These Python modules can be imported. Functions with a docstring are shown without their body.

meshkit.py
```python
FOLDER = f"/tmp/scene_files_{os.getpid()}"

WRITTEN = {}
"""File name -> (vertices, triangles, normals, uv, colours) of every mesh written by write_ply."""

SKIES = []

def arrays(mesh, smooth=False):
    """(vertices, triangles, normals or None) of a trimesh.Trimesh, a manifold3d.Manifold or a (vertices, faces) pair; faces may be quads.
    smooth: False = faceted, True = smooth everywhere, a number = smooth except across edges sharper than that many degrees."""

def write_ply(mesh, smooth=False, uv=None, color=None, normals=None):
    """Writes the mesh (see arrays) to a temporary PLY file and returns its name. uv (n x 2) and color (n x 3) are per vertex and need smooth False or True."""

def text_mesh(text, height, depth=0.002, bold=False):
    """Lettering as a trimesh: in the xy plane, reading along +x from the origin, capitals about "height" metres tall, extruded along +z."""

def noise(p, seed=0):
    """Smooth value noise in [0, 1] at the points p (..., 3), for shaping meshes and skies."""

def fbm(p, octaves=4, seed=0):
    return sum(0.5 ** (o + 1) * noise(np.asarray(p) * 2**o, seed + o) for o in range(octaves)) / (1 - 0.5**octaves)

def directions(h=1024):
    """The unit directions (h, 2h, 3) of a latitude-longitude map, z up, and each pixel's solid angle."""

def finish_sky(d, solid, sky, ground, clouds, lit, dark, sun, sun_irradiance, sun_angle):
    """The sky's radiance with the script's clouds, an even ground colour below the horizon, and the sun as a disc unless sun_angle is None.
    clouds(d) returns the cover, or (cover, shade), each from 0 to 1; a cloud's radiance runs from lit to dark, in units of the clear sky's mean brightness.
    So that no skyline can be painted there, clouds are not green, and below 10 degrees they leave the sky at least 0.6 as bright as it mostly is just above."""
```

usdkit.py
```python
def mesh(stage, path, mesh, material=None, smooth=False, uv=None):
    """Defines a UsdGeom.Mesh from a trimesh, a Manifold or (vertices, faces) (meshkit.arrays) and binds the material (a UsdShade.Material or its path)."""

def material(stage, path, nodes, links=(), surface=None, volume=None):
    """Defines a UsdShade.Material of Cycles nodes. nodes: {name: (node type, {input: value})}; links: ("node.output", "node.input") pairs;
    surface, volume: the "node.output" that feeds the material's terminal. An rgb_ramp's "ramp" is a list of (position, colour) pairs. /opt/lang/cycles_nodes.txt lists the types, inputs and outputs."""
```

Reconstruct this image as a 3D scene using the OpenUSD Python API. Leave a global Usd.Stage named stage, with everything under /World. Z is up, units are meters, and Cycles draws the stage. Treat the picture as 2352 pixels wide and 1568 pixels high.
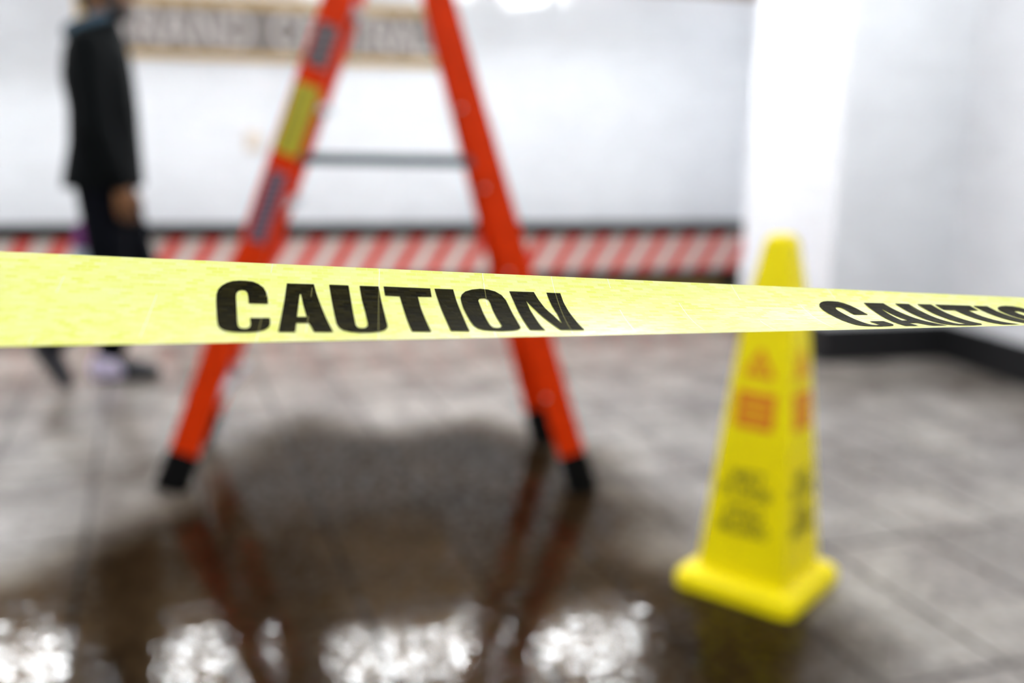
import math
import re
import numpy as np
import trimesh
import manifold3d as m3
import shapely
import shapely.geometry as sg
from shapely import affinity
import meshkit
import usdkit
from pxr import Gf, Sdf, Usd, UsdGeom, UsdLux, UsdShade

stage = Usd.Stage.CreateInMemory()
UsdGeom.SetStageUpAxis(stage, "Z")
UsdGeom.SetStageMetersPerUnit(stage, 1.0)
UsdGeom.Xform.Define(stage, "/World")
UsdGeom.Scope.Define(stage, "/World/Looks")

# ------------------------------------------------------------------ camera, light levels, exposure
EYE = np.array([0.0, 0.0, 1.15])
YAW, PITCH, ROLL = math.radians(14.988), math.radians(12.0), math.radians(1.15)
EXPOSURE = 1.7
LAMP = 13.0            # radiance of the fluorescent diffusers
LAMP_BACK = 26.0       # radiance of the shielded row along the back wall
FILL = 0.25            # faint ambient of the station around the closed shell

fw = np.array([math.sin(YAW) * math.cos(PITCH), math.cos(YAW) * math.cos(PITCH), -math.sin(PITCH)])
r0 = np.array([math.cos(YAW), -math.sin(YAW), 0.0])
u0 = np.cross(r0, fw)
cam_r = r0 * math.cos(ROLL) + u0 * math.sin(ROLL)
cam_u = u0 * math.cos(ROLL) - r0 * math.sin(ROLL)
cam = UsdGeom.Camera.Define(stage, "/World/camera")
M = np.eye(4)
M[0, :3], M[1, :3], M[2, :3], M[3, :3] = cam_r, cam_u, -fw, EYE
cam.AddTransformOp().Set(Gf.Matrix4d(M.tolist()))
cam.CreateFocalLengthAttr(35.0)
cam.CreateHorizontalApertureAttr(36.0)
cam.CreateVerticalApertureAttr(24.0)
cam.CreateFStopAttr(2.75)
cam.CreateFocusDistanceAttr(0.545)
cam.CreateClippingRangeAttr(Gf.Vec2f(0.02, 100.0))
cam.CreateExposureAttr(EXPOSURE)

dome = UsdLux.DomeLight.Define(stage, "/World/dome")
dome.CreateIntensityAttr(FILL)
dome.CreateColorAttr(Gf.Vec3f(0.9, 0.95, 1.0))

# ------------------------------------------------------------------ helpers
LOOK = "/World/Looks/"
used = {}


def numbered(parent, name):
    k = used.get((parent, name), 0)
    used[(parent, name)] = k + 1
    return name if k == 0 else f"{name}_{k:03d}"


def pathof(parent):
    return "/World" if parent is None else str(parent.GetPath())


def tag(p, label=None, cat=None, group=None, kind=None):
    for k, v in (("label", label), ("category", cat), ("group", group), ("kind", kind)):
        if v:
            p.SetCustomDataByKey(k, v)
    return p


def thing(name, label=None, cat=None, loc=(0, 0, 0), rotz=0.0, group=None, kind=None, parent=None):
    pp = pathof(parent)
    x = UsdGeom.Xform.Define(stage, f"{pp}/{numbered(pp, name)}")
    x.AddTranslateOp().Set(Gf.Vec3d(*map(float, loc)))
    x.AddRotateZOp().Set(float(math.degrees(rotz)))
    return tag(x.GetPrim(), label, cat, group, kind)


def obj(name, mesh, mat, parent=None, smooth=False, uv=None, label=None, cat=None, group=None, kind=None):
    pp = pathof(parent)
    g = usdkit.mesh(stage, f"{pp}/{numbered(pp, name)}", mesh, mat, smooth=smooth, uv=uv)
    return tag(g.GetPrim(), label, cat, group, kind)


def dup(root, loc, rotz=0.0, label=None, group=None):
    was = root.GetCustomData()
    n = re.sub(r'_\d{3}$', '', root.GetName())
    r = thing(n, label or was.get("label"), was.get("category"), loc, rotz, group or was.get("group"), was.get("kind"))
    r.GetReferences().AddInternalReference(root.GetPath())
    r.SetInstanceable(True)
    return r


def box(x0, x1, y0, y1, z0, z1):
    b = trimesh.creation.box([x1 - x0, y1 - y0, z1 - z0])
    b.apply_translation([(x0 + x1) / 2, (y0 + y1) / 2, (z0 + z1) / 2])
    return b


def cat_(*ms):
    return trimesh.util.concatenate([m for m in ms])


def from_man(m):
    k = m.to_mesh()
    return trimesh.Trimesh(np.array(k.vert_properties[:, :3]), np.array(k.tri_verts), process=False)


def ball(p, r, n=20):
    return m3.Manifold.sphere(float(r), n).translate([float(a) for a in p])


def bone(a, ra, b, rb, n=20):
    return m3.Manifold.batch_hull([ball(a, ra, n), ball(b, rb, n)])


def hull_balls(*pr, n=20):
    return m3.Manifold.batch_hull([ball(p, r, n) for p, r in pr])


def rbox(x0, x1, y0, y1, z0, z1, r=0.005, n=12):
    return m3.Manifold.batch_hull([ball((x, y, z), r, n) for x in (x0 + r, x1 - r) for y in (y0 + r, y1 - r) for z in (z0 + r, z1 - r)])


def melt(parts, edge=0.02, it=12):
    m = m3.Manifold.batch_boolean(parts, m3.OpType.Add).refine_to_length(edge)
    t = from_man(m)
    t.merge_vertices()
    trimesh.smoothing.filter_taubin(t, lamb=0.5, nu=0.52, iterations=it)
    return t


def principled(name, color, rough=0.5, vary=0.0, scale=8.0, bump=0.0, bscale=60.0, **kw):
    nodes = {"p": ("principled_bsdf", {"base_color": color, "roughness": rough, **kw})}
    links = []
    if vary or bump:
        nodes["g"] = ("geometry", {})
    if vary:
        nodes["n"] = ("noise_texture", {"scale": scale, "detail": 5.0, "roughness": 0.6})
        c = np.array(color)
        nodes["r"] = ("rgb_ramp", {"ramp": [(0.3, tuple(c * (1 - vary))), (0.7, tuple(np.clip(c * (1 + vary), 0, 1)))]})
        links += [("g.position", "n.vector"), ("n.fac", "r.fac"), ("r.color", "p.base_color")]
    if bump:
        nodes["bn"] = ("noise_texture", {"scale": bscale, "detail": 3.0})
        nodes["b"] = ("bump", {"strength": 1.0, "distance": bump})
        links += [("g.position", "bn.vector"), ("bn.fac", "b.height"), ("b.normal", "p.normal")]
    return usdkit.material(stage, LOOK + name, nodes, links, surface="p.BSDF")


# ------------------------------------------------------------------ materials
def tiled(name, color, axis, rough=0.32, amt=0.06):
    """glazed white wall tiles, 15 x 7.5 cm; axis = the wall's horizontal direction"""
    comp = {"x": "s.x", "y": "s.y"}[axis]
    c = np.array(color)
    nodes = {
        "g": ("geometry", {}), "s": ("separate_xyz", {}), "c": ("combine_xyz", {}),
        "k": ("brick_texture", {"scale": 1.0, "brick_width": 0.152, "row_height": 0.076, "mortar_size": 0.002, "color1": tuple(c), "color2": tuple(c * (1 - amt)), "mortar": tuple(c * 0.86)}),
        "n": ("noise_texture", {"scale": 0.9, "detail": 3.0}),
        "r": ("rgb_ramp", {"ramp": [(0.3, (0.95, 0.95, 0.96)), (0.7, (1, 1, 1))]}),
        "m": ("mix", {"mix_type": "multiply", "fac": 1.0}),
        "b": ("bump", {"strength": 0.6, "distance": 0.001, "invert": True}),
        "p": ("principled_bsdf", {"roughness": rough}),
    }
    links = [("g.position", "s.vector"), (comp, "c.x"), ("s.z", "c.y"), ("c.vector", "k.vector"), ("g.position", "n.vector"), ("n.fac", "r.fac"),
             ("k.color", "m.color1"), ("r.color", "m.color2"), ("m.color", "p.base_color"), ("k.fac", "b.height"), ("b.normal", "p.normal")]
    return usdkit.material(stage, LOOK + name, nodes, links, surface="p.BSDF")


WALL_X = tiled("wall_tile_x", (0.77, 0.79, 0.82), "x")
WALL_Y = tiled("wall_tile_y", (0.76, 0.77, 0.80), "y")
CEIL = principled("ceiling_paint", (0.72, 0.72, 0.70), 0.7, vary=0.05, scale=2.0)
GLAZE = usdkit.material(stage, LOOK + "glazed_band", {
    "g": ("geometry", {}), "n": ("noise_texture", {"scale": 2.6, "detail": 2.0}), "b": ("bump", {"strength": 1.0, "distance": 0.012}),
    "p": ("principled_bsdf", {"base_color": (0.74, 0.75, 0.78), "roughness": 0.07, "specular_ior_level": 0.9})},
    [("g.position", "n.vector"), ("n.fac", "b.height"), ("b.normal", "p.normal")], surface="p.BSDF")
BROWN = principled("brown_mosaic", (0.24, 0.16, 0.09), 0.5, vary=0.3, scale=60)
OCHRE = principled("ochre_tile", (0.50, 0.33, 0.10), 0.5, vary=0.15, scale=30)
SKIRT = principled("dark_granite", (0.012, 0.012, 0.013), 0.45, vary=0.4, scale=70, specular_ior_level=0.25)
MORTAR = principled("joint_mortar", (0.07, 0.06, 0.055), 0.8, vary=0.2, scale=40)
SLAB = usdkit.material(stage, LOOK + "stone_slab", {
    "g": ("geometry", {}), "oi": ("object_info", {}),
    "n1": ("noise_texture", {"scale": 2.2, "detail": 6.0, "roughness": 0.65}), "r1": ("rgb_ramp", {"ramp": [(0.28, (0.095, 0.075, 0.058)), (0.5, (0.228, 0.202, 0.180)), (0.72, (0.40, 0.365, 0.335))]}),
    "n2": ("noise_texture", {"scale": 38.0, "detail": 4.0}), "r2": ("rgb_ramp", {"ramp": [(0.3, (0.62, 0.60, 0.58)), (0.7, (1.2, 1.2, 1.2))]}),
    "m": ("mix", {"mix_type": "multiply", "fac": 1.0}),
    "ro": ("map_range", {"from_min": 0.0, "from_max": 1.0, "to_min": 0.9, "to_max": 1.08}), "v": ("hsv", {}),
    "rr": ("map_range", {"from_min": 0.3, "from_max": 0.7, "to_min": 0.15, "to_max": 0.29}),
    "b": ("bump", {"strength": 0.5, "distance": 0.0012}),
    "p": ("principled_bsdf", {"specular_ior_level": 0.85})},
    [("g.position", "n1.vector"), ("g.position", "n2.vector"), ("n1.fac", "r1.fac"), ("n2.fac", "r2.fac"), ("r1.color", "m.color1"), ("r2.color", "m.color2"),
     ("oi.random", "ro.value"), ("ro.result", "v.value"), ("m.color", "v.color"), ("v.color", "p.base_color"), ("n1.fac", "rr.value"), ("rr.result", "p.roughness"),
     ("n2.fac", "b.height"), ("b.normal", "p.normal")], surface="p.BSDF")
WATER = usdkit.material(stage, LOOK + "water_film", {
    "g": ("geometry", {}), "at": ("attribute", {"attribute": "st"}), "sx": ("separate_xyz", {}),
    "n": ("noise_texture", {"scale": 9.0, "detail": 1.5, "roughness": 0.5}), "v": ("voronoi_texture", {"scale": 60.0, "feature": "smooth_f1", "smoothness": 0.6, "randomness": 1.0}),
    "b1": ("bump", {"strength": 1.0, "distance": 0.0016}), "b2": ("bump", {"strength": 1.0, "distance": 0.0004}), "wn": ("noise_texture", {"scale": 34.0, "detail": 3.0, "roughness": 0.6}), "wm": ("map_range", {"from_min": 0.49, "from_max": 0.58, "to_min": 0.06, "to_max": 1.0, "clamp": True}), "wx": ("math", {"math_type": "multiply"}),
    "fr": ("fresnel", {"IOR": 1.36}),
    "tr": ("transparent_bsdf", {"color": (0.31, 0.25, 0.18)}), "gl": ("glossy_bsdf", {"color": (1, 1, 1), "roughness": 0.05}),
    "clear": ("transparent_bsdf", {"color": (1, 1, 1)}), "mx": ("mix_closure", {}), "ed": ("mix_closure", {})},
    [("g.position", "n.vector"), ("g.position", "v.vector"), ("n.fac", "b1.height"), ("v.distance", "b2.height"), ("b1.normal", "b2.normal"), ("b2.normal", "gl.normal"),
     ("g.position", "wn.vector"), ("wn.fac", "wm.value"), ("wm.result", "wx.value1"), ("fr.fac", "wx.value2"), ("wx.value", "mx.fac"), ("tr.BSDF", "mx.closure1"), ("gl.BSDF", "mx.closure2"),
     ("at.vector", "sx.vector"), ("sx.x", "ed.fac"), ("clear.BSDF", "ed.closure1"), ("mx.closure", "ed.closure2")], surface="ed.closure")

ORANGE = principled("orange_fibreglass", (0.72, 0.038, 0.0003), 0.45, vary=0.10, scale=14, specular_ior_level=0.1)
ALU = principled("dull_aluminium", (0.35, 0.38, 0.40), 0.4, metallic=0.9)
SPREAD = principled("spreader_steel", (0.06, 0.10, 0.12), 0.45, metallic=0.6)
RUBBER = principled("black_rubber", (0.004, 0.004, 0.004), 0.8, specular_ior_level=0.1)
RIVET = principled("rivet_metal", (0.7, 0.7, 0.7), 0.3, metallic=0.8)


def banded(name, back, ink, scale, axis=2):
    return usdkit.material(stage, LOOK + name, {
        "t": ("texture_coordinate", {}), "g": ("geometry", {}), "w": ("wave_texture", {"scale": scale, "bands_direction": "z", "distortion": 1.5, "detail": 2.0, "detail_scale": 4.0}),
        "r": ("rgb_ramp", {"ramp": [(0.45, ink), (0.6, back)]}), "p": ("principled_bsdf", {"roughness": 0.4})},
        [("g.position", "w.vector"), ("w.fac", "r.fac"), ("r.color", "p.base_color")], surface="p.BSDF")


LAB_GREY = banded("label_grey", (0.20, 0.15, 0.17), (0.05, 0.03, 0.035), 12.0)
LAB_YEL = principled("label_yellow", (0.50, 0.44, 0.004), 0.45)
LAB_LINE = principled("label_olive_line", (0.20, 0.17, 0.004), 0.5)
LAB_PINK = banded("label_mauve", (0.22, 0.13, 0.18), (0.10, 0.05, 0.08), 15.0)
YELLOW = principled("cone_yellow", (0.98, 0.80, 0.0005), 0.45, vary=0.04, scale=9, specular_ior_level=0.2)
PR_ORANGE = principled("print_orange", (0.78, 0.20, 0.004), 0.5)
PR_BLACK = principled("print_black", (0.03, 0.028, 0.006), 0.5)
JACKET = principled("dark_jacket", (0.0012, 0.002, 0.0024), 0.8, vary=0.3, scale=20, specular_ior_level=0.08)
HOOD = principled("blue_grey_hood", (0.022, 0.05, 0.075), 0.85, vary=0.25, scale=30, sheen_weight=0.05)
JEANS = principled("navy_jeans", (0.0012, 0.0018, 0.004), 0.8, vary=0.3, scale=40, specular_ior_level=0.08)
SKIN = principled("skin", (0.15, 0.065, 0.022), 0.5)
HAIR = principled("dark_hair", (0.012, 0.009, 0.008), 0.7)
SHOE = principled("black_shoe", (0.010, 0.011, 0.016), 0.5)
SHOEW = principled("lavender_white_shoe", (0.62, 0.57, 0.76), 0.6)
PURPLE = principled("purple_bag", (0.22, 0.03, 0.22), 0.5)
BAGWHITE = principled("pale_bag", (0.45, 0.55, 0.62), 0.6)
BLACKRAIL = principled("black_rail", (0.003, 0.004, 0.0045), 0.6, specular_ior_level=0.15)
SIGN_GROUND = principled("mosaic_ground", (0.19, 0.165, 0.155), 0.5, vary=0.45, scale=55)
SIGN_LETTER = principled("mosaic_letter", (0.52, 0.48, 0.46), 0.5, vary=0.12, scale=70)
SIGN_GOLD = principled("mosaic_gold", (0.48, 0.32, 0.12), 0.45, vary=0.3, scale=60)
PLATE = principled("beige_plate", (0.66, 0.58, 0.50), 0.5)
STICK = principled("pale_blue_notice", (0.60, 0.66, 0.76), 0.6)
HOUSING = principled("lamp_housing", (0.7, 0.7, 0.7), 0.5)
DIFF = usdkit.material(stage, LOOK + "lamp_diffuser", {"e": ("emission", {"color": (0.95, 0.98, 1.0), "strength": LAMP})}, [], surface="e.emission")
BRIGHT = usdkit.material(stage, LOOK + "bare_tube_diffuser", {"e": ("emission", {"color": (0.95, 0.98, 1.0), "strength": LAMP_BACK})}, [], surface="e.emission")
STRIPES = usdkit.material(stage, LOOK + "hazard_stripes", {
    "g": ("geometry", {}), "s": ("separate_xyz", {}), "a": ("math", {"math_type": "multiply_add", "value2": -0.62, "value3": 0.0}),
    "d": ("math", {"math_type": "divide", "value2": 0.215}), "f": ("math", {"math_type": "fraction"}), "off": ("math", {"math_type": "add", "value2": 20.0}),
    "l": ("math", {"math_type": "less_than", "value2": 0.5}), "m": ("mix", {"color1": (0.62, 0.055, 0.040), "color2": (0.62, 0.56, 0.52)}),
    "p": ("principled_bsdf", {"roughness": 0.45})},
    [("g.position", "s.vector"), ("s.z", "a.value1"), ("s.x", "a.value3"), ("a.value", "d.value1"), ("d.value", "off.value1"), ("off.value", "f.value1"), ("f.value", "l.value1"),
     ("l.value", "m.fac"), ("m.color", "p.base_color")], surface="p.BSDF")

# tape: woven translucent film. st = (metres along the tape, metres down from its top edge)
TAPE_U = {"at": ("attribute", {"attribute": "st"}), "mp": ("mapping", {"scale": (1.0, 1.0, 1.0)}),
          "ck": ("brick_texture", {"scale": 1.0, "brick_width": 0.0058, "row_height": 0.0027, "mortar_size": 0.00035, "mortar_smooth": 0.6, "color1": (1, 1, 1), "color2": (0, 0, 0), "mortar": (0.55, 0.55, 0.55)}),
          "sx": ("separate_xyz", {}), "sk": ("math", {"math_type": "multiply_add", "value2": 0.10}),
          "cv": ("voronoi_texture", {"dimensions": "1D", "feature": "distance_to_edge", "scale": 26.0}), "cl": ("math", {"math_type": "less_than", "value2": 0.006}),
          "cm": ("noise_texture", {"scale": 30.0, "detail": 1.0}), "cg": ("math", {"math_type": "greater_than", "value2": 0.5}), "cr": ("math", {"math_type": "multiply"}),
          "ln": ("noise_texture", {"scale": 22.0, "detail": 3.0})}
TAPE_L = [("at.vector", "mp.vector"), ("mp.vector", "ck.vector"), ("at.vector", "sx.vector"), ("sx.y", "sk.value1"), ("sx.x", "sk.value3"), ("sk.value", "cv.w"), ("cv.distance", "cl.value1"),
          ("mp.vector", "cm.vector"), ("cm.fac", "cg.value1"), ("cl.value", "cr.value1"), ("cg.value", "cr.value2"), ("mp.vector", "ln.vector")]
TAPE = usdkit.material(stage, LOOK + "caution_tape_film", {
    **TAPE_U,
    "w": ("mix", {"color1": (0.90, 0.94, 0.16), "color2": (0.96, 0.97, 0.42)}),
    "w2": ("mix", {"color2": (0.92, 0.94, 0.50)}), "lf": ("map_range", {"from_min": 0.35, "from_max": 0.75, "to_min": 0.0, "to_max": 0.35, "clamp": True}),
    "c": ("mix", {"color2": (0.95, 0.96, 0.75)}),
    "b": ("bump", {"strength": 0.5, "distance": 0.00015}),
    "p": ("principled_bsdf", {"roughness": 0.32}), "t": ("translucent_bsdf", {}), "x": ("mix_closure", {"fac": 0.35})},
    TAPE_L + [("ck.color", "w.fac"), ("ln.fac", "lf.value"), ("lf.result", "w2.fac"), ("w.color", "w2.color1"), ("w2.color", "c.color1"), ("cr.value", "c.fac"), ("c.color", "p.base_color"), ("c.color", "t.color"),
              ("ck.color", "b.height"), ("b.normal", "p.normal"), ("p.BSDF", "x.closure1"), ("t.BSDF", "x.closure2")], surface="x.closure")
INK = usdkit.material(stage, LOOK + "black_tape_ink", {
    **TAPE_U, "w": ("mix", {"color1": (0.003, 0.0024, 0.0003), "color2": (0.016, 0.013, 0.002)}), "c": ("mix", {"color2": (0.13, 0.12, 0.04)}),
    "b": ("bump", {"strength": 0.9, "distance": 0.00025}), "p": ("principled_bsdf", {"roughness": 0.5, "specular_ior_level": 0.015})},
    TAPE_L + [("ck.color", "w.fac"), ("w.color", "c.color1"), ("cr.value", "c.fac"), ("c.color", "p.base_color"), ("ck.color", "b.height"), ("b.normal", "p.normal")], surface="p.BSDF")

# ------------------------------------------------------------------ the setting
X0, X1, Y0, Y1, H = -4.5, 3.58, -3.5, 6.6, 2.75
PX, PYN, PYF = 2.866, 4.45, 5.40      # the pier standing out from the right wall

wb = thing("wall_back", kind="structure")
obj("tile_field", box(X0, X1, Y1, Y1 + 0.15, 0.13, 1.93), WALL_X, wb)
obj("glazed_band", box(X0, X1, Y1, Y1 + 0.15, 1.93, 2.07), GLAZE, wb)
obj("brown_frieze", box(X0, X1, Y1 - 0.012, Y1 + 0.15, 2.07, 2.36), BROWN, wb)
obj("upper_field", box(X0, X1, Y1, Y1 + 0.15, 2.36, H), WALL_X, wb)
obj("baseboard_back", box(X0, X1, Y1 - 0.015, Y1 + 0.15, 0.0, 0.13), OCHRE, kind="structure")
obj("wall_left", box(X0 - 0.15, X0, Y0, Y1, 0, H), WALL_Y, kind="structure")
obj("wall_front", box(X0, X1, Y0 - 0.15, Y0, 0, H), WALL_X, kind="structure")
obj("wall_right", box(X1, X1 + 0.15, Y0, Y1, 0, H), WALL_Y, kind="structure")
pier = thing("wall_pier", kind="structure")
obj("front_face", box(PX + 0.001, X1, PYN, PYN + 0.06, 0.19, H), WALL_X, pier)
obj("side_face", box(PX, PX + 0.06, PYN + 0.002, PYF, 0.19, H), WALL_Y, pier)
obj("core", box(PX + 0.055, X1, PYN + 0.055, PYF - 0.001, 0.0, H), WALL_X, pier)
sk = thing("baseboard_right", kind="structure")
obj("pier_front_board", box(PX - 0.012, X1 - 0.012, PYN - 0.012, PYN + 0.06, 0, 0.19), SKIRT, sk)
obj("pier_side_board", box(PX - 0.012, PX + 0.05, PYN + 0.06, PYF, 0, 0.19), SKIRT, sk)
obj("wall_board", box(X1 - 0.012, X1 + 0.01, Y0, PYN - 0.012, 0, 0.19), SKIRT, sk)
obj("ceiling", box(X0, X1, Y0, Y1, H, H + 0.15), CEIL, kind="structure")

# floor: stone slabs on a recessed bed of mortar
floor = thing("floor", kind="structure")
obj("mortar_bed", box(X0, X1, Y0, Y1, -0.10, -0.004), MORTAR, floor)
room = sg.box(X0, Y0, X1, Y1).difference(sg.box(PX, PYN, X1, PYF))
seen = sg.box(-3.2, 1.2, 3.58, 6.6)
SW, SL, GAP, ANG = 0.33, 0.66, 0.015, 5.0
rest = []
rng = np.random.default_rng(4)
for i in range(-40, 40):
    for j in range(-20, 20):
        c = sg.box(i * SW + GAP / 2, j * SL + GAP / 2, (i + 1) * SW - GAP / 2, (j + 1) * SL - GAP / 2)
        c = affinity.rotate(c, ANG, origin=(0, 0))
        c = affinity.translate(c, 0.088, 4.19 - 6 * SL - 0.01)
        c = c.intersection(room)
        if c.is_empty or c.area < 2e-3 or c.geom_type != "Polygon":
            continue
        m = trimesh.creation.extrude_polygon(c, 0.03, engine="earcut")
        m.apply_translation([0, 0, -0.03 - rng.uniform(0, 0.0012)])
        if c.intersects(seen):
            obj("paving_slab", m, SLAB, floor)
        else:
            rest.append(m)
obj("outer_paving", cat_(*rest), SLAB, floor, kind="stuff")


# ------------------------------------------------------------------ water on the floor
def puddle(name, pts, label, fade, seed, step=0.03, wob=0.10):
    poly = sg.Polygon(pts).buffer(0.12).buffer(-0.12)
    ring = np.array(poly.exterior.segmentize(0.04).coords)[:-1]
    n = meshkit.fbm(np.c_[ring * 3.0, np.full(len(ring), seed * 3.1)], 4, seed) - 0.5
    t = np.roll(ring, -1, 0) - np.roll(ring, 1, 0)
    nr = np.c_[t[:, 1], -t[:, 0]] / np.linalg.norm(t, axis=1)[:, None]
    poly = sg.Polygon(ring + nr * n[:, None] * 2 * wob).buffer(0)
    if poly.geom_type != "Polygon":
        poly = max(poly.geoms, key=lambda g: g.area)
    x0, y0, x1, y1 = poly.bounds
    gx, gy = np.meshgrid(np.arange(x0, x1 + step, step), np.arange(y0, y1 + step, step))
    nx, ny = gx.shape[1], gx.shape[0]
    P = np.c_[gx.ravel(), gy.ravel()]
    inside = shapely.contains_xy(poly, P[:, 0], P[:, 1])
    d = shapely.distance(poly.exterior, shapely.points(P)) * np.where(inside, 1, -1)
    k = np.arange(nx * ny).reshape(ny, nx)
    q = np.stack([k[:-1, :-1], k[:-1, 1:], k[1:, 1:], k[1:, :-1]], -1).reshape(-1, 4)
    q = q[inside[q].any(1)]
    keep, inv = np.unique(q, return_inverse=True)
    v = np.c_[P[keep], np.full(len(keep), 0.0008)]
    e = np.clip(d[keep] / fade, 0, 1)
    return obj(name, (v, inv.reshape(-1, 4)), WATER, smooth=True, uv=np.c_[e, e], label=label, cat="puddle")


puddle("puddle", [(-1.6, 0.9), (-1.6, 2.7), (-0.75, 2.75), (-0.42, 3.05), (-0.16, 3.75), (0.2, 4.1), (0.5, 3.8), (0.95, 3.95), (1.38, 3.25), (1.34, 2.75), (1.25, 2.42), (1.48, 2.1), (1.50, 1.8), (1.3, 1.6), (1.25, 0.9)],
       "wide shallow puddle of water spread over the dark slabs under the orange ladder", 0.3, 3)


# ------------------------------------------------------------------ lamps
def lamp(x, y, z, length, label, shield=False, first=None):
    if first is not None:
        return dup(first, (x, y, z), 0.0, label)
    t = thing("ceiling_light", label, "light", (x, y, z), 0.0, "fluorescent lights along the ceiling")
    hl = length / 2
    obj("housing", from_man(rbox(-hl - 0.02, hl + 0.02, -0.07, 0.07, 0.03, 0.10, 0.008)), HOUSING, t, smooth=35)
    obj("diffuser", from_man(rbox(-hl, hl, -0.06, 0.06, -0.03, 0.035, 0.02)), BRIGHT if shield else DIFF, t, smooth=35)
    if shield:
        obj("reflector", from_man(rbox(-hl - 0.02, hl + 0.02, 0.062, 0.072, -0.20, 0.10, 0.004)), HOUSING, t, smooth=35)
    for s in (-1, 1):
        obj("hanger", box(s * hl * 0.8 - 0.01, s * hl * 0.8 + 0.01, -0.01, 0.01, 0.095, H - z + 0.002), HOUSING, t)
    return t


LZ = 2.50
ORD = ("leftmost", "second from left", "third from left", "rightmost")
lamp(-1.72, 6.15, 2.16, 1.05, "leftmost of the fluorescent lights along the back wall, beyond the walking person", True)
for w, x, z in zip(ORD[1:], (-0.45, 1.02, 2.14), (2.28, 2.41, LZ)):      # hung on chains of different lengths
    lamp(x, 6.15, z, 1.05, f"{w} of the four fluorescent lights along the back wall", True)
l1 = None
for w, x in zip(("left", "middle", "right"), (-0.4, 1.1, 2.55)):
    l1 = lamp(x, 3.3, LZ, 1.05, f"{w} one of the three fluorescent lights over the orange ladder", False, l1)
for w, x in zip(ORD, (-2.6, -0.9, 0.8, 2.5)):
    lamp(x, 0.0, LZ, 1.05, f"{w} of the four fluorescent lights on the near side of the tape", first=l1)
for w, y in (("farther", 4.6), ("nearer", 2.4)):
    lamp(-3.4, y, LZ, 1.05, f"{w} of the two fluorescent lights over the left of the hall", first=l1)


# ------------------------------------------------------------------ mosaic sign on the back wall
def glyph(ch, h, w, depth=0.006):
    m = meshkit.text_mesh(ch, h, depth, bold=True)
    b = m.bounds
    m.apply_translation([-b[0][0], -b[0][1], 0])
    e = m.extents
    m.apply_scale([w / e[0], h / e[1], 1.0])
    # lettering plane xy -> wall plane xz, facing -y
    v = m.vertices.copy()
    m.vertices = np.c_[v[:, 0], -v[:, 2], v[:, 1]]
    return m


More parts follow.
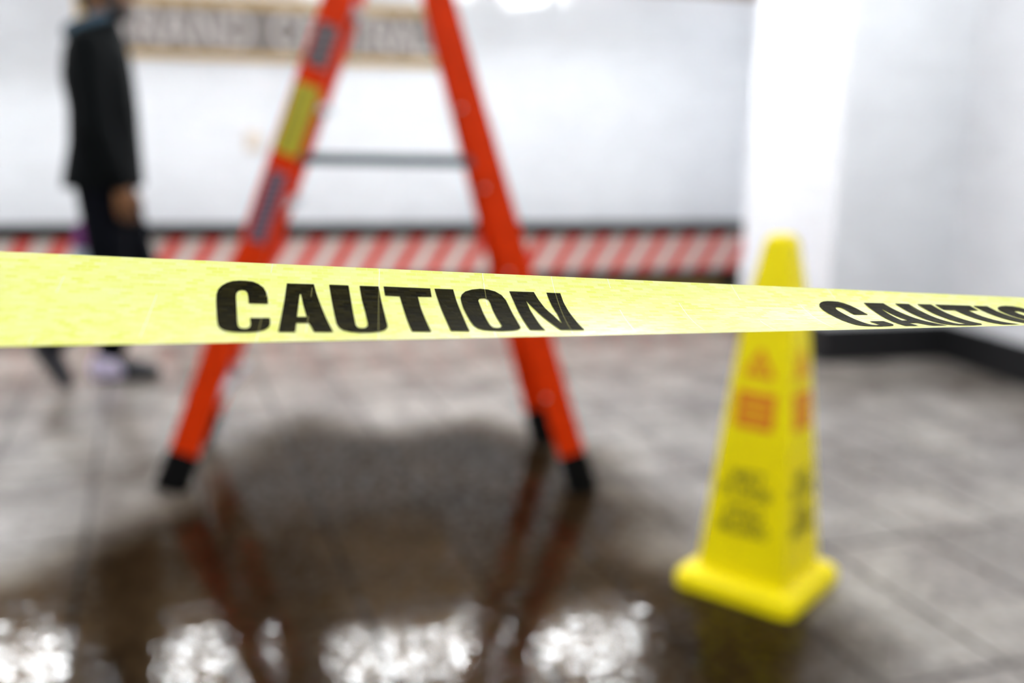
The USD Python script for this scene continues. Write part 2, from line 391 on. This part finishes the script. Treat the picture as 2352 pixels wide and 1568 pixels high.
SX0, SX1, SZ0, SZ1 = -0.935, 1.275, 1.535, 1.905
sign = thing("mosaic_sign", "long mosaic station name tablet with gold border high on the white tiled wall", "sign", (0, Y1, 0))
obj("ground", box(SX0 + 0.03, SX1 - 0.03, -0.012, 0.0, SZ0 + 0.03, SZ1 - 0.03), SIGN_GROUND, sign)
for a in ((SX0, SX1, SZ0, SZ0 + 0.045), (SX0, SX1, SZ1 - 0.06, SZ1), (SX0, SX0 + 0.05, SZ0 + 0.045, SZ1 - 0.06), (SX1 - 0.05, SX1, SZ0 + 0.045, SZ1 - 0.06)):
    obj("border", box(a[0], a[1], -0.02, 0.0, a[2], a[3]), SIGN_GOLD, sign)
for ch, x, w in (("G", -0.80, 0.15), ("R", -0.60, 0.14), ("A", -0.46, 0.17), ("N", -0.27, 0.15), ("D", -0.08, 0.15),
                 ("C", 0.19, 0.15), ("E", 0.37, 0.12), ("N", 0.51, 0.14), ("T", 0.66, 0.13), ("R", 0.80, 0.13), ("A", 0.925, 0.15), ("L", 1.085, 0.11)):
    g = glyph(ch, 0.225, w)
    g.apply_translation([x, -0.0115, 1.607])
    obj("letter", g, SIGN_LETTER, sign)

pl = thing("outlet_plate", "small beige blank plate on the white wall left of the ladder", "wall plate", (0.056, Y1, 1.05))
obj("cover", from_man(rbox(-0.05, 0.05, -0.012, 0.001, -0.065, 0.065, 0.005)), PLATE, pl, smooth=35)
for s in (-1, 1):
    c = trimesh.creation.cylinder(0.006, 0.004, sections=12)
    c.apply_transform(trimesh.transformations.rotation_matrix(math.pi / 2, [1, 0, 0]))
    c.apply_translation([0, -0.013, s * 0.045])
    obj("screw", c, PLATE, pl)
nt = thing("wall_notice", "faint pale blue notice stuck high on the side of the white pier", "notice", (PX, 4.72, 1.70))
obj("sheet", box(-0.002, 0.0, -0.10, 0.10, -0.06, 0.05), STICK, nt)
obj("tab", box(-0.003, -0.002, -0.09, -0.03, -0.05, 0.10), STICK, nt)

# ------------------------------------------------------------------ red and white barrier along the back wall
BY = 6.46
bar = thing("barrier", "long red and white striped barrier board with black rails along the back wall", "barrier", (0, 0, 0))
BX0, BX1 = -3.2, 3.5
obj("board", box(BX0, BX1, BY - 0.012, BY + 0.012, 0.195, 0.465), STRIPES, bar)
obj("top_rail", from_man(rbox(BX0, BX1, BY - 0.03, BY + 0.03, 0.455, 0.542, 0.008)), BLACKRAIL, bar, smooth=35)
obj("bottom_rail", from_man(rbox(BX0, BX1, BY - 0.03, BY + 0.03, 0.125, 0.205, 0.008)), BLACKRAIL, bar, smooth=35)
for x in np.linspace(BX0 + 0.15, BX1 - 0.15, 5):
    obj("foot", from_man(m3.Manifold.batch_hull([rbox(x - 0.03, x + 0.03, BY - 0.10, BY + 0.11, 0.0, 0.03, 0.005), rbox(x - 0.025, x + 0.025, BY - 0.028, BY + 0.028, 0.10, 0.135, 0.005)])), BLACKRAIL, bar, smooth=35)

# ------------------------------------------------------------------ step ladder (local axes: x along the spread, y away from the camera)
lad = thing("step_ladder", "orange fibreglass step ladder standing open on the wet floor behind the tape", "ladder", (0.438, 3.313, 0), math.atan2(-0.21, 0.978))
LH = 1.84


def lx(side, z, front=-1):
    rack = 0.0 if front < 0 else (-0.05 + 0.022 * z if side < 0 else -0.085 + 0.045 * z)      # the far rails stand a little askew
    return (-0.662 + 0.358 * z if side < 0 else 0.662 - 0.31 * z) + rack


def ly(z):
    return 0.275 - 0.0625 * z


def channel(side, front, z0, z1, web, fl, th=0.006):
    """a C channel rail between two heights; its web faces out (away from the ladder's middle in y)"""
    prof = sg.Polygon([(-web / 2, 0), (web / 2, 0), (web / 2, fl), (web / 2 - th, fl), (web / 2 - th, th), (-web / 2 + th, th), (-web / 2 + th, fl), (-web / 2, fl)])
    a = np.array([lx(side, z0, front), front * ly(z0), z0])
    b = np.array([lx(side, z1, front), front * ly(z1), z1])
    ax = (b - a) / np.linalg.norm(b - a)
    yv = np.array([0, -front, 0.0])
    yv = yv - ax * (yv @ ax)
    yv /= np.linalg.norm(yv)
    xv = np.cross(yv, ax)
    m = trimesh.creation.extrude_polygon(prof, np.linalg.norm(b - a), engine="earcut")
    T = np.eye(4)
    T[:3, 0], T[:3, 1], T[:3, 2], T[:3, 3] = xv, yv, ax, a
    m.apply_transform(T)
    if m.volume < 0:
        m.invert()
    return m, (xv, yv, ax, a)


def on_rail(side, front, z, du=0.0, out=0.0):
    _, (xv, yv, ax, a) = channel(side, front, z, z + 0.1, 0.09, 0.03)
    return a + xv * du - yv * out, xv, yv, ax


for front in (-1, 1):
    for side in (-1, 1):
        web = 0.092 if side < 0 else 0.085
        m, fr = channel(side, front, 0.06, LH - 0.02, web, 0.036)
        obj("rail", m, ORANGE, lad)
        p0, xv, yv, ax = on_rail(side, front, 0.0)
        base = m3.Manifold.batch_hull([ball(p0 + xv * s * (web / 2 - 0.002) + yv * t + np.array([0, 0, 0.008]), 0.008, 10) for s in (-1, 1) for t in (-0.006, 0.042)]
                                      + [ball(p0 + ax * 0.125 + xv * s * (web / 2 - 0.003) + yv * t, 0.006, 10) for s in (-1, 1) for t in (-0.002, 0.040)])
        obj("foot", from_man(base), RUBBER, lad, smooth=35, label="black rubber foot")
for k in range(5):                       # treads between the two front rails
    z = 0.30 + 0.305 * k
    obj("step", from_man(rbox(lx(-1, z) - 0.035, lx(-1, z) + 0.045, -ly(z) + 0.008, ly(z) - 0.008, z - 0.022, z, 0.004)), ALU, lad, smooth=35)
for z in (0.32, 0.72, 0.98, 1.22):       # cross bars between the two rear rails
    obj("cross_bar", from_man(rbox(lx(1, z) - 0.030, lx(1, z) - 0.005, -ly(z) + 0.008, ly(z) - 0.008, z - 0.014, z + 0.014, 0.004)), ALU, lad, smooth=35)
for front in (-1, 1):
    z = 1.045
    y = front * (ly(z) - 0.025)
    xa, xb = lx(-1, z), lx(1, z)
    xm = (xa + xb) / 2
    obj("spreader", cat_(from_man(rbox(xa - 0.01, xm + 0.02, y - 0.003, y + 0.003, z - 0.012, z + 0.012, 0.0025)), from_man(rbox(xm - 0.02, xb + 0.01, y + 0.003, y + 0.009, z - 0.012, z + 0.012, 0.0025))), SPREAD, lad, smooth=35)
obj("top_cap", from_man(rbox(lx(-1, LH) - 0.06, lx(1, LH) + 0.06, -ly(LH) - 0.02, ly(LH) + 0.02, LH - 0.03, LH + 0.045, 0.015)), ORANGE, lad, smooth=35)
for z0, z1, wd, mat, lb in ((1.325, 1.45, 0.066, LAB_GREY, "grey label"), (1.065, 1.27, 0.078, LAB_YEL, "yellow label"), (0.795, 1.01, 0.058, LAB_PINK, "mauve grey label")):
    pts = []
    for z in (z0, z1):
        p, xv, yv, ax = on_rail(-1, -1, z)
        for s in (-1, 1):
            for o in (-0.0005, 0.0012):
                pts.append(p + xv * s * wd / 2 - yv * o)
    lab = obj("label", trimesh.convex.convex_hull(np.array(pts)), mat, lad, label=lb)
    if lb == "yellow label":
        for du in (-0.022, 0.012):
            pts = []
            for z in (z0 + 0.012, z1 - 0.012):
                p, xv, yv, ax = on_rail(-1, -1, z)
                pts += [p + xv * (du + e) - yv * o for e in (-0.004, 0.004) for o in (0.001, 0.0018)]
            obj("printed_line", trimesh.convex.convex_hull(np.array(pts)), LAB_LINE, lab, label="dark line along the yellow label")
for z in (0.32, 0.72, 0.98, 1.22):
    p, xv, yv, ax = on_rail(1, -1, z, -0.03, 0.001)
    obj("rivet", from_man(ball(p, 0.007, 12)), RIVET, lad, smooth=True)

# ------------------------------------------------------------------ wet floor cone
CA = math.radians(36.5)
cone = thing("safety_cone", "tall four sided yellow wet floor cone standing at the edge of the puddle", "cone", (1.262, 2.18, 0), CA)


def rsq(half, r, n=6):
    q = []
    for k in range(4):
        cx_, cy_ = [(1, 1), (-1, 1), (-1, -1), (1, -1)][k]
        for t in np.linspace(0, math.pi / 2, n):
            a = k * math.pi / 2 + t
            q.append((cx_ * (half - r) + r * math.cos(a), cy_ * (half - r) + r * math.sin(a)))
    return np.array(q)


def loft(sections, close=True):
    n = len(sections[0])
    v = np.vstack(sections)
    f = []
    for i in range(len(sections) - 1):
        for k in range(n):
            a, b = i * n + k, i * n + (k + 1) % n
            f += [(a, b, b + n), (a, b + n, a + n)]
    if close:
        v = np.vstack([v, sections[0].mean(0), sections[-1].mean(0)])
        for k in range(n):
            f.append(((k + 1) % n, k, len(v) - 2))
            o = (len(sections) - 1) * n
            f.append((o + k, o + (k + 1) % n, len(v) - 1))
    return trimesh.Trimesh(v, np.array(f), process=False)


PROFILE = [(0.045, 0.120), (0.07, 0.1185), (0.25, 0.104), (0.465, 0.086), (0.65, 0.0695), (0.72, 0.062), (0.79, 0.052), (0.86, 0.040), (0.893, 0.035)]
sec = [np.c_[rsq(hf, 0.018 if hf > 0.06 else 0.012), np.full(24, z)] for z, hf in PROFILE]
sec += [np.c_[rsq(0.032, 0.014), np.full(24, 0.905)], np.c_[rsq(0.024, 0.014), np.full(24, 0.913)], np.c_[rsq(0.016, 0.012), np.full(24, 0.915)]]
obj("body", loft(sec), YELLOW, cone, smooth=40)
bs = [(0.0, 0.158), (0.004, 0.163), (0.030, 0.163), (0.040, 0.158), (0.050, 0.145), (0.056, 0.128), (0.060, 0.112)]
obj("base", loft([np.c_[rsq(hf, 0.03), np.full(24, z)] for z, hf in bs]), YELLOW, cone, smooth=40)
ZP, HP = [p[0] for p in PROFILE], [p[1] for p in PROFILE]


def on_face(mesh2d, z, face, off=0.0008):
    """places a flat print (x across, y up, z out of the face) on one of the cone's four faces"""
    v = mesh2d.vertices
    zz = z + v[:, 1]
    hf = np.interp(zz, ZP, HP)
    pts = np.c_[v[:, 0], -(hf + off + v[:, 2]), zz]
    R = trimesh.transformations.rotation_matrix(face * math.pi / 2, [0, 0, 1])[:3, :3]
    return trimesh.Trimesh(pts @ R.T, mesh2d.faces, process=False)


def flat(poly, th=0.0006, step=0.02):
    m = trimesh.creation.extrude_polygon(poly, th, engine="earcut")
    return m.subdivide_to_size(step)


tri = sg.Polygon([(-0.042, -0.036), (0.042, -0.036), (0, 0.044)]).buffer(0.005)
inner = sg.Polygon([(-0.031, -0.030), (0.031, -0.030), (0, 0.028)])
man = shapely.union_all([sg.Point(0.004, 0.010).buffer(0.0045), sg.LineString([(0.002, 0.004), (-0.004, -0.010), (0.006, -0.019)]).buffer(0.003), sg.LineString([(-0.004, -0.010), (-0.014, -0.018)]).buffer(0.003),
                         sg.LineString([(0.001, 0.002), (0.012, -0.003)]).buffer(0.002), sg.LineString([(0.001, 0.002), (-0.010, 0.001)]).buffer(0.002), sg.LineString([(-0.018, -0.026), (0.018, -0.026)]).buffer(0.002)])
picto = shapely.union_all([tri.difference(inner), man.intersection(inner)])
panel = sg.box(-0.046, -0.042, 0.046, 0.042).buffer(0.004)
slots = shapely.union_all([sg.box(-0.036, y - 0.003, 0.036, y + 0.003) for y in (-0.022, 0.0, 0.022)])


def word(s, h, maxw):
    m = meshkit.text_mesh(s, h, 0.0006, bold=True)
    m.apply_translation([-m.bounds[:, 0].mean(), 0, 0])
    if m.extents[0] > maxw:
        m.apply_scale([maxw / m.extents[0], 1, 1])
    return m.subdivide_to_size(0.02)


for face in range(4):
    obj("pictogram", cat_(*[on_face(flat(affinity.scale(g, 0.85, 0.78, origin=(0, 0))), 0.600, face) for g in getattr(picto, "geoms", [picto])]), PR_ORANGE, cone, label="orange falling figure pictogram")
    obj("printed_panel", on_face(flat(panel.difference(slots)), 0.485, face), PR_ORANGE, cone, label="orange printed square")
    for s, z, h in (("WET", 0.300, 0.030), ("FLOOR", 0.262, 0.030), ("PISO", 0.208, 0.030), ("MOJADO", 0.170, 0.030)):
        obj("printed_word", on_face(word(s, h, 0.13), z, face), PR_BLACK, cone, label="black printed word")

# ------------------------------------------------------------------ person walking past
PY = 4.65
RN, LF = -1, 1     # near (right) and far (left) side of the person, in y
per = thing("person", "person in dark jacket and jeans walking right past the white wall", "person", (-0.6, PY, 0))


def pt(x, y, z):
    return np.array([x + 0.6, y - PY, z])


yr, yl = PY - 0.09, PY + 0.09
hipR, hipL = pt(-0.60, yr, 0.93), pt(-0.59, yl, 0.93)
kneeR, kneeL = pt(-0.575, yr, 0.50), pt(-0.475, yl, 0.50)
ankR, ankL = pt(-0.852, yr + 0.01, 0.195), pt(-0.635, yl - 0.02, 0.095)
ballR, ballL = pt(-0.800, yr + 0.01, 0.045), pt(-0.49, yl - 0.02, 0.035)
shR, shL = pt(-0.60, PY - 0.185, 1.445), pt(-0.60, PY + 0.185, 1.445)
elR, elL = pt(-0.585, PY - 0.215, 1.15), pt(-0.665, PY + 0.215, 1.16)
wrR, wrL = pt(-0.500, PY - 0.205, 0.895), pt(-0.640, PY + 0.20, 0.90)
neck, head = pt(-0.575, PY, 1.53), pt(-0.535, PY, 1.70)
pelvis, waist, chest = pt(-0.595, PY, 0.97), pt(-0.585, PY, 1.13), pt(-0.60, PY, 1.34)


def hand(w, side):
    d = np.array([0.12, 0, -1.0])
    d /= np.linalg.norm(d)
    fwd = np.array([1.0, 0, 0.12])
    out = np.array([0, side, 0.0])
    palm = w + d * 0.055
    parts = [hull_balls((w, 0.026), (palm + fwd * 0.028 + d * 0.03, 0.014), (palm - fwd * 0.028 + d * 0.03, 0.014), (palm + fwd * 0.024 - d * 0.02, 0.016), n=14)]
    for k, (o, ln) in enumerate(((0.032, 0.072), (0.011, 0.080), (-0.011, 0.075), (-0.031, 0.060))):
        a = palm + fwd * o + d * 0.03
        b = a + d * ln * 0.45 - out * 0.006
        c = b + d * ln * 0.32 - out * 0.018
        e = c + d * ln * 0.15 - out * 0.020
        parts += [bone(a, 0.0095, b, 0.009, 12), bone(b, 0.009, c, 0.0085, 12), bone(c, 0.0085, e, 0.0075, 12)]
    a = palm + fwd * 0.028 - d * 0.015
    b = a + fwd * 0.028 + d * 0.022 - out * 0.012
    c = b + fwd * 0.008 + d * 0.032 - out * 0.010
    parts += [bone(a, 0.013, b, 0.011, 12), bone(b, 0.011, c, 0.0085, 12)]
    return parts


hd = head
face_parts = [hull_balls((hd + [-0.015, 0, 0.03], 0.088), (hd + [0.02, 0, 0.025], 0.080), (hd + [0.045, 0, -0.07], 0.040), (hd + [0.055, 0, -0.092], 0.026), (hd + [-0.03, 0, -0.02], 0.075)),
              hull_balls((hd + [0.095, 0, 0.012], 0.008), (hd + [0.118, 0, -0.030], 0.011), (hd + [0.095, 0.012, -0.036], 0.010), (hd + [0.095, -0.012, -0.036], 0.010), n=10),
              hull_balls((hd + [0.085, 0.02, -0.062], 0.008), (hd + [0.085, -0.02, -0.062], 0.008), (hd + [0.090, 0, -0.060], 0.009), n=10)]
for s in (-1, 1):
    face_parts.append(hull_balls((hd + [-0.005, s * 0.080, 0.015], 0.012), (hd + [-0.012, s * 0.086, 0.028], 0.012), (hd + [-0.004, s * 0.080, -0.018], 0.009), n=10))
    face_parts.append(hull_balls((hd + [0.088, s * 0.016, 0.034], 0.008), (hd + [0.072, s * 0.050, 0.034], 0.008), n=10))
body = face_parts + [bone(neck, 0.058, hd + [-0.01, 0, -0.05], 0.056), hull_balls((chest, 0.10), (shR + [0, 0.03, -0.02], 0.05), (shL + [0, -0.03, -0.02], 0.05), (neck, 0.05)),
                     hull_balls((chest, 0.10), (waist, 0.095), (chest + [0, 0.07, 0], 0.08), (chest + [0, -0.07, 0], 0.08)), hull_balls((waist, 0.095), (pelvis + [0, 0.06, 0], 0.095), (pelvis + [0, -0.06, 0], 0.095))]
for sh, el, wr in ((shR, elR, wrR), (shL, elL, wrL)):
    body += [bone(sh, 0.048, el, 0.038), bone(el, 0.038, wr, 0.026)]
for hip, kn, an, bl in ((hipR, kneeR, ankR, ballR), (hipL, kneeL, ankL, ballL)):
    body += [bone(hip, 0.080, kn, 0.050), bone(kn, 0.050, an, 0.034), bone(an, 0.034, bl, 0.024)]
body += hand(wrR, -1) + hand(wrL, 1)
obj("body", melt(body, 0.012, 6), SKIN, per, smooth=True)


def ell(cx_, hx, hy, z, n=28):
    t = np.linspace(0, 2 * math.pi, n, endpoint=False)
    return np.c_[cx_ + 0.6 + hx * np.sign(np.cos(t)) * np.abs(np.cos(t)) ** 0.85, hy * np.sign(np.sin(t)) * np.abs(np.sin(t)) ** 0.85, np.full(n, z)]


def to_man(t):
    return m3.Manifold(m3.Mesh(np.asarray(t.vertices, np.float32), np.asarray(t.faces, np.uint32)))


jk = loft([ell(-0.594, 0.166, 0.205, 0.875), ell(-0.590, 0.160, 0.205, 0.93), ell(-0.578, 0.143, 0.195, 1.06), ell(-0.575, 0.138, 0.195, 1.20), ell(-0.588, 0.142, 0.205, 1.33), ell(-0.588, 0.128, 0.195, 1.44), ell(-0.580, 0.104, 0.135, 1.515), ell(-0.574, 0.080, 0.085, 1.57)])
parts = [to_man(jk)]
for sh, el, wr in ((shR, elR, wrR), (shL, elL, wrL)):
    parts += [bone(sh + [0, 0, -0.005], 0.072, el, 0.062), bone(el, 0.062, wr + (el - wr) * 0.06, 0.046)]
obj("jacket", melt(parts, 0.02, 8), JACKET, per, smooth=True)
hood = []
for a in np.linspace(-2.4, 2.4, 13):
    c = pt(-0.590, PY, 1.525) + np.array([-math.cos(a) * 0.075 - 0.012, math.sin(a) * 0.085, 0.018 - 0.035 * math.cos(a)])
    hood.append((c, 0.032 + 0.010 * max(0, math.cos(a))))
obj("hood", melt([bone(hood[i][0], hood[i][1], hood[i + 1][0], hood[i + 1][1]) for i in range(12)], 0.015, 8), HOOD, per, smooth=True, label="blue grey hood lying on the shoulders")
tr = [hull_balls((pelvis + [0, 0.07, 0], 0.118), (pelvis + [0, -0.07, 0], 0.118), (hipR, 0.10), (hipL, 0.10))]
for hip, kn, an in ((hipR, kneeR, ankR), (hipL, kneeL, ankL)):
    tr += [bone(hip, 0.105, kn, 0.080), bone(kn, 0.080, an + (kn - an) * 0.10, 0.060)]
obj("trousers", melt(tr, 0.02, 8), JEANS, per, smooth=True)


def shoe(an, bl, name, flat_):
    d = bl - an
    d[1] = 0
    heel = an + np.array([-0.045, 0, -0.055]) if flat_ else an + np.array([-0.055, 0, -0.01])
    toe = bl + (np.array([0.065, 0, -0.004]) if flat_ else np.array([0.022, 0, -0.016]))
    s = thing("shoe", parent=per)
    obj("upper", melt([hull_balls((heel + [0.02, 0, 0.012], 0.036), (an + [0.0, 0, -0.005], 0.044), (bl + [0, 0.012, 0.012], 0.038), (bl + [0, -0.012, 0.012], 0.038), n=16),
                       hull_balls((bl + [0, 0.012, 0.008], 0.036), (bl + [0, -0.012, 0.008], 0.036), (toe + [-0.01, 0, 0.004], 0.030), n=16)], 0.012, 5), SHOE, s, smooth=True)
    if flat_:
        obj("heel_panel", melt([hull_balls((heel + [0.012, 0, 0.012], 0.050), (an + [0.0, 0, -0.01], 0.056), (an + [0.050, 0, -0.042], 0.050), (heel + [0.03, 0, 0.045], 0.050), n=16)], 0.012, 4), SHOEW, s, smooth=True, label="pale lavender heel panel")
        obj("sole", from_man(hull_balls((heel + [0.015, 0.015, -0.026], 0.014), (heel + [0.015, -0.015, -0.026], 0.014), (bl + [0, 0.034, -0.021], 0.014), (bl + [0, -0.034, -0.021], 0.014), (toe + [0, 0, -0.017], 0.014), n=12)), SHOE, s, smooth=35)


shoe(ankR, ballR, "r", False)
shoe(ankL, ballL, "l", True)
obj("hair", melt([hull_balls((hd + [-0.022, 0, 0.045], 0.092), (hd + [0.025, 0, 0.060], 0.076), (hd + [-0.055, 0, 0.0], 0.066), (hd + [-0.055, 0, -0.075], 0.050))], 0.015, 3), HAIR, per, smooth=True)
obj("beard", melt([hull_balls((hd + [0.052, 0, -0.100], 0.040), (hd + [0.025, 0.045, -0.075], 0.034), (hd + [0.025, -0.045, -0.075], 0.034), n=14), hull_balls((hd + [0.030, 0.050, -0.065], 0.024), (hd + [-0.01, 0.068, -0.010], 0.024), n=12),
                   hull_balls((hd + [0.030, -0.050, -0.065], 0.024), (hd + [-0.01, -0.068, -0.010], 0.024), n=12)], 0.012, 3), HAIR, per, smooth=True)
eyem = principled("eye_white", (0.6, 0.58, 0.55), 0.3)
for s in (-1, 1):
    obj("eye", from_man(ball(hd + [0.078, s * 0.032, 0.012], 0.013, 12)), eyem, per, smooth=True)

bag = thing("pouch_bag", "small purple and pale blue bag held behind the walking person", "bag", (-0.715, PY + 0.27, 0.50))
obj("upper_panel", melt([hull_balls(((-0.05, -0.015, 0.09), 0.015), ((0.05, -0.015, 0.09), 0.015), ((-0.035, 0, 0.185), 0.012), ((0.035, 0, 0.185), 0.012), ((-0.05, 0.015, 0.09), 0.015), ((0.05, 0.015, 0.09), 0.015), n=12)], 0.02, 2), PURPLE, bag, smooth=True)
obj("lower_panel", melt([hull_balls(((-0.055, -0.02, 0.0), 0.018), ((0.055, -0.02, 0.0), 0.018), ((-0.05, 0.0, 0.09), 0.017), ((0.05, 0.0, 0.09), 0.017), ((-0.055, 0.02, 0.0), 0.018), ((0.055, 0.02, 0.0), 0.018), n=12)], 0.02, 2), BAGWHITE, bag, smooth=True)
obj("strap", melt([bone((-0.03, 0, 0.185), 0.006, (0.035, 0, 0.285), 0.006, 10), bone((0.03, 0, 0.185), 0.006, (0.045, 0, 0.285), 0.006, 10)], 0.02, 1), PURPLE, bag, smooth=True)

# ------------------------------------------------------------------ caution tape: a woven film stretched tight between the walls, its lower edge curling towards the viewer
TA = np.array([-0.11625, 0.52772, 1.08756])
TD = np.array([0.99815, -0.01209, -0.05964])
TE = np.array([-0.06086, -0.20574, -0.97671])
TN = np.array([0.00046, -0.97853, 0.20609])
TW, TL = 0.0762, 0.59273
GX, GWT = np.polynomial.legendre.leggauss(8)
GX, GWT = (GX + 1) / 2, GWT / 2


def tape(t, v, lift=0.0):
    """point of the tape t metres along it and v metres below its top edge"""
    t, v = np.asarray(t, float), np.asarray(v, float)
    s = np.clip(t / TL, -0.5, 1.5)
    P = 0.88267 - 0.10679 * s + 0.32202 * s * s
    Q = 0.07608 + 1.03176 * s - 0.6316 * s * s
    c = sum(w * np.cos(P + Q * (x * v / TW)) for x, w in zip(GX, GWT)) * v
    d = sum(w * np.sin(P + Q * (x * v / TW)) for x, w in zip(GX, GWT)) * v
    a = P + Q * v / TW
    nrm = np.cos(a)[..., None] * TN - np.sin(a)[..., None] * TE
    return TA + t[..., None] * TD + c[..., None] * TE + d[..., None] * TN + nrm * lift


tp = thing("caution_tape", "yellow plastic barricade tape printed CAUTION stretched across the whole foreground", "tape")
tt = np.concatenate([np.linspace((X0 + 0.005 - TA[0]) / TD[0], -0.3, 60)[:-1], np.linspace(-0.3, 0.9, 400), np.linspace(0.9, (X1 - 0.03 - TA[0]) / TD[0], 60)[1:]])
vv = np.linspace(0, TW, 25)
T2, V2 = np.meshgrid(tt, vv, indexing="ij")
ripple = (meshkit.fbm(np.stack([T2 * 9, V2 * 14, T2 * 0 + 1.7], -1), 2, 5) - 0.5) * 0.0012
pts = tape(T2, V2) + ripple[..., None] * TN
k = np.arange(T2.size).reshape(T2.shape)
q = np.stack([k[:-1, :-1], k[1:, :-1], k[1:, 1:], k[:-1, 1:]], -1).reshape(-1, 4)
obj("film", (pts.reshape(-1, 3), q), TAPE, tp, smooth=True, uv=np.c_[T2.ravel(), V2.ravel()])

LETTER_OUTLINES = {
    'C': [[[126.2,37.7],[126.0,31.7],[125.4,27.0],[124.0,22.5],[121.5,19.2],[118.7,17.3],[115.4,16.8],[112.2,16.8],[109.0,17.5],[106.3,19.2],[104.0,21.9],[102.4,25.4],[101.8,30.0],[101.9,36.1],[102.3,42.3],[102.7,48.6],[103.2,55.0],[103.7,59.4],[104.8,62.2],[106.7,64.3],[109.7,65.6],[113.4,66.3],[117.8,66.3],[121.5,65.7],[124.5,64.0],[126.4,61.4],[127.1,58.4],[127.2,55.0],[127.0,51.6],[117.9,51.8],[118.3,58.0],[117.9,61.0],[116.6,62.4],[114.8,62.5],[113.3,61.4],[112.5,58.9],[112.2,54.8],[111.8,46.7],[111.4,38.8],[111.0,31.8],[111.1,28.7],[112.0,26.2],[113.6,25.3],[115.4,25.9],[116.4,28.0],[116.8,31.4],[117.1,37.7]]],
    'A': [[[135.4,17.8],[148.8,17.6],[149.9,27.1],[151.7,39.4],[153.6,52.3],[155.9,66.6],[147.0,66.3],[146.0,60.5],[145.0,56.5],[139.2,56.5],[138.5,66.2],[130.7,66.2],[132.6,47.7],[134.2,32.1]],[[141.5,27.6],[142.2,27.6],[142.9,37.3],[144.2,50.1],[139.7,50.2],[140.6,39.1]]],
    'U': [[[156.5,17.5],[166.3,17.5],[166.6,31.9],[166.8,46.6],[167.0,58.6],[167.8,61.5],[169.5,62.2],[171.3,61.8],[172.5,59.5],[172.8,56.2],[172.7,43.7],[172.1,32.5],[171.9,17.5],[181.7,17.4],[181.8,31.9],[182.1,46.1],[182.2,58.0],[181.9,61.5],[180.3,64.5],[177.4,66.5],[173.3,67.5],[167.9,67.6],[163.7,66.5],[160.7,64.8],[159.0,61.9],[158.0,57.7],[157.6,48.7],[157.1,34.9]]],
    'T': [[[184.3,17.3],[208.7,17.6],[208.3,26.3],[201.1,26.5],[201.1,38.9],[201.6,50.5],[202.3,67.2],[192.9,66.7],[192.4,53.1],[192.1,39.3],[191.7,26.6],[184.2,26.3]]],
    'I': [[[210.9,17.7],[220.9,17.7],[220.8,30.1],[221.1,42.7],[221.2,53.9],[221.1,67.0],[211.8,66.6],[211.7,52.7],[211.4,39.6],[211.1,27.4]]],
    'O': [[[235.7,16.1],[240.1,16.6],[243.6,18.4],[246.3,22.0],[247.6,27.5],[247.8,34.4],[247.8,43.0],[247.9,52.1],[247.7,60.7],[247.1,63.7],[245.5,65.5],[242.4,66.7],[237.1,67.3],[232.2,66.7],[228.3,65.6],[225.8,63.4],[224.4,59.8],[223.8,53.8],[223.3,45.0],[223.0,37.9],[223.1,31.1],[223.4,26.7],[224.7,22.8],[227.1,19.5],[231.1,17.2]],[[234.7,26.2],[236.6,26.2],[238.0,27.7],[238.4,31.4],[238.1,39.6],[238.2,48.4],[238.4,55.7],[238.4,59.9],[237.3,61.8],[235.6,62.5],[233.7,61.7],[232.9,58.5],[232.6,51.1],[232.5,42.3],[232.5,34.0],[232.5,28.9],[233.3,27.0]]],
    'N': [[[251.4,17.7],[265.1,17.6],[265.7,25.3],[267.0,35.9],[269.1,44.9],[270.5,55.5],[271.6,43.5],[271.5,33.3],[271.7,25.0],[272.1,17.7],[279.9,17.9],[279.1,28.0],[278.9,39.2],[279.1,51.7],[279.2,66.5],[266.8,66.3],[264.9,56.3],[262.7,46.4],[260.7,36.8],[258.6,28.0],[258.3,37.6],[258.5,47.9],[258.6,57.8],[259.0,66.4],[251.3,66.0],[251.3,53.5],[251.4,39.1],[251.6,28.4]]],
}


def ripple_at(t, v):
    return (meshkit.fbm(np.stack([t * 9, v * 14, t * 0 + 1.7], -1), 2, 5) - 0.5) * 0.0012


PERIOD = 0.33082
for rep in (-2, -1, 0, 1, 2):
    for ch in "CAUTION":
        rings = [np.array(r) / 1000.0 for r in LETTER_OUTLINES[ch]]
        poly = sg.Polygon(rings[0], [r for r in rings[1:]]).buffer(0)
        if ch in "CUO":
            poly = poly.buffer(0.0006).buffer(-0.0012).buffer(0.0006)
        v2, f2 = trimesh.creation.triangulate_polygon(poly, engine="earcut")
        v3, f3 = trimesh.remesh.subdivide_to_size(np.c_[v2, np.zeros(len(v2))], f2, 0.004)
        m = trimesh.Trimesh(v3, f3, process=True)
        t, v = m.vertices[:, 0] + rep * PERIOD, m.vertices[:, 1]
        p = tape(t, v, 0.0003) + ripple_at(t, v)[:, None] * TN
        fz = m.faces
        nn = np.cross(p[fz[:, 1]] - p[fz[:, 0]], p[fz[:, 2]] - p[fz[:, 0]])
        fz = np.where(((nn @ TN) < 0)[:, None], fz[:, ::-1], fz)
        obj("letter", (p, fz), INK, tp, smooth=True, uv=np.c_[t, v])
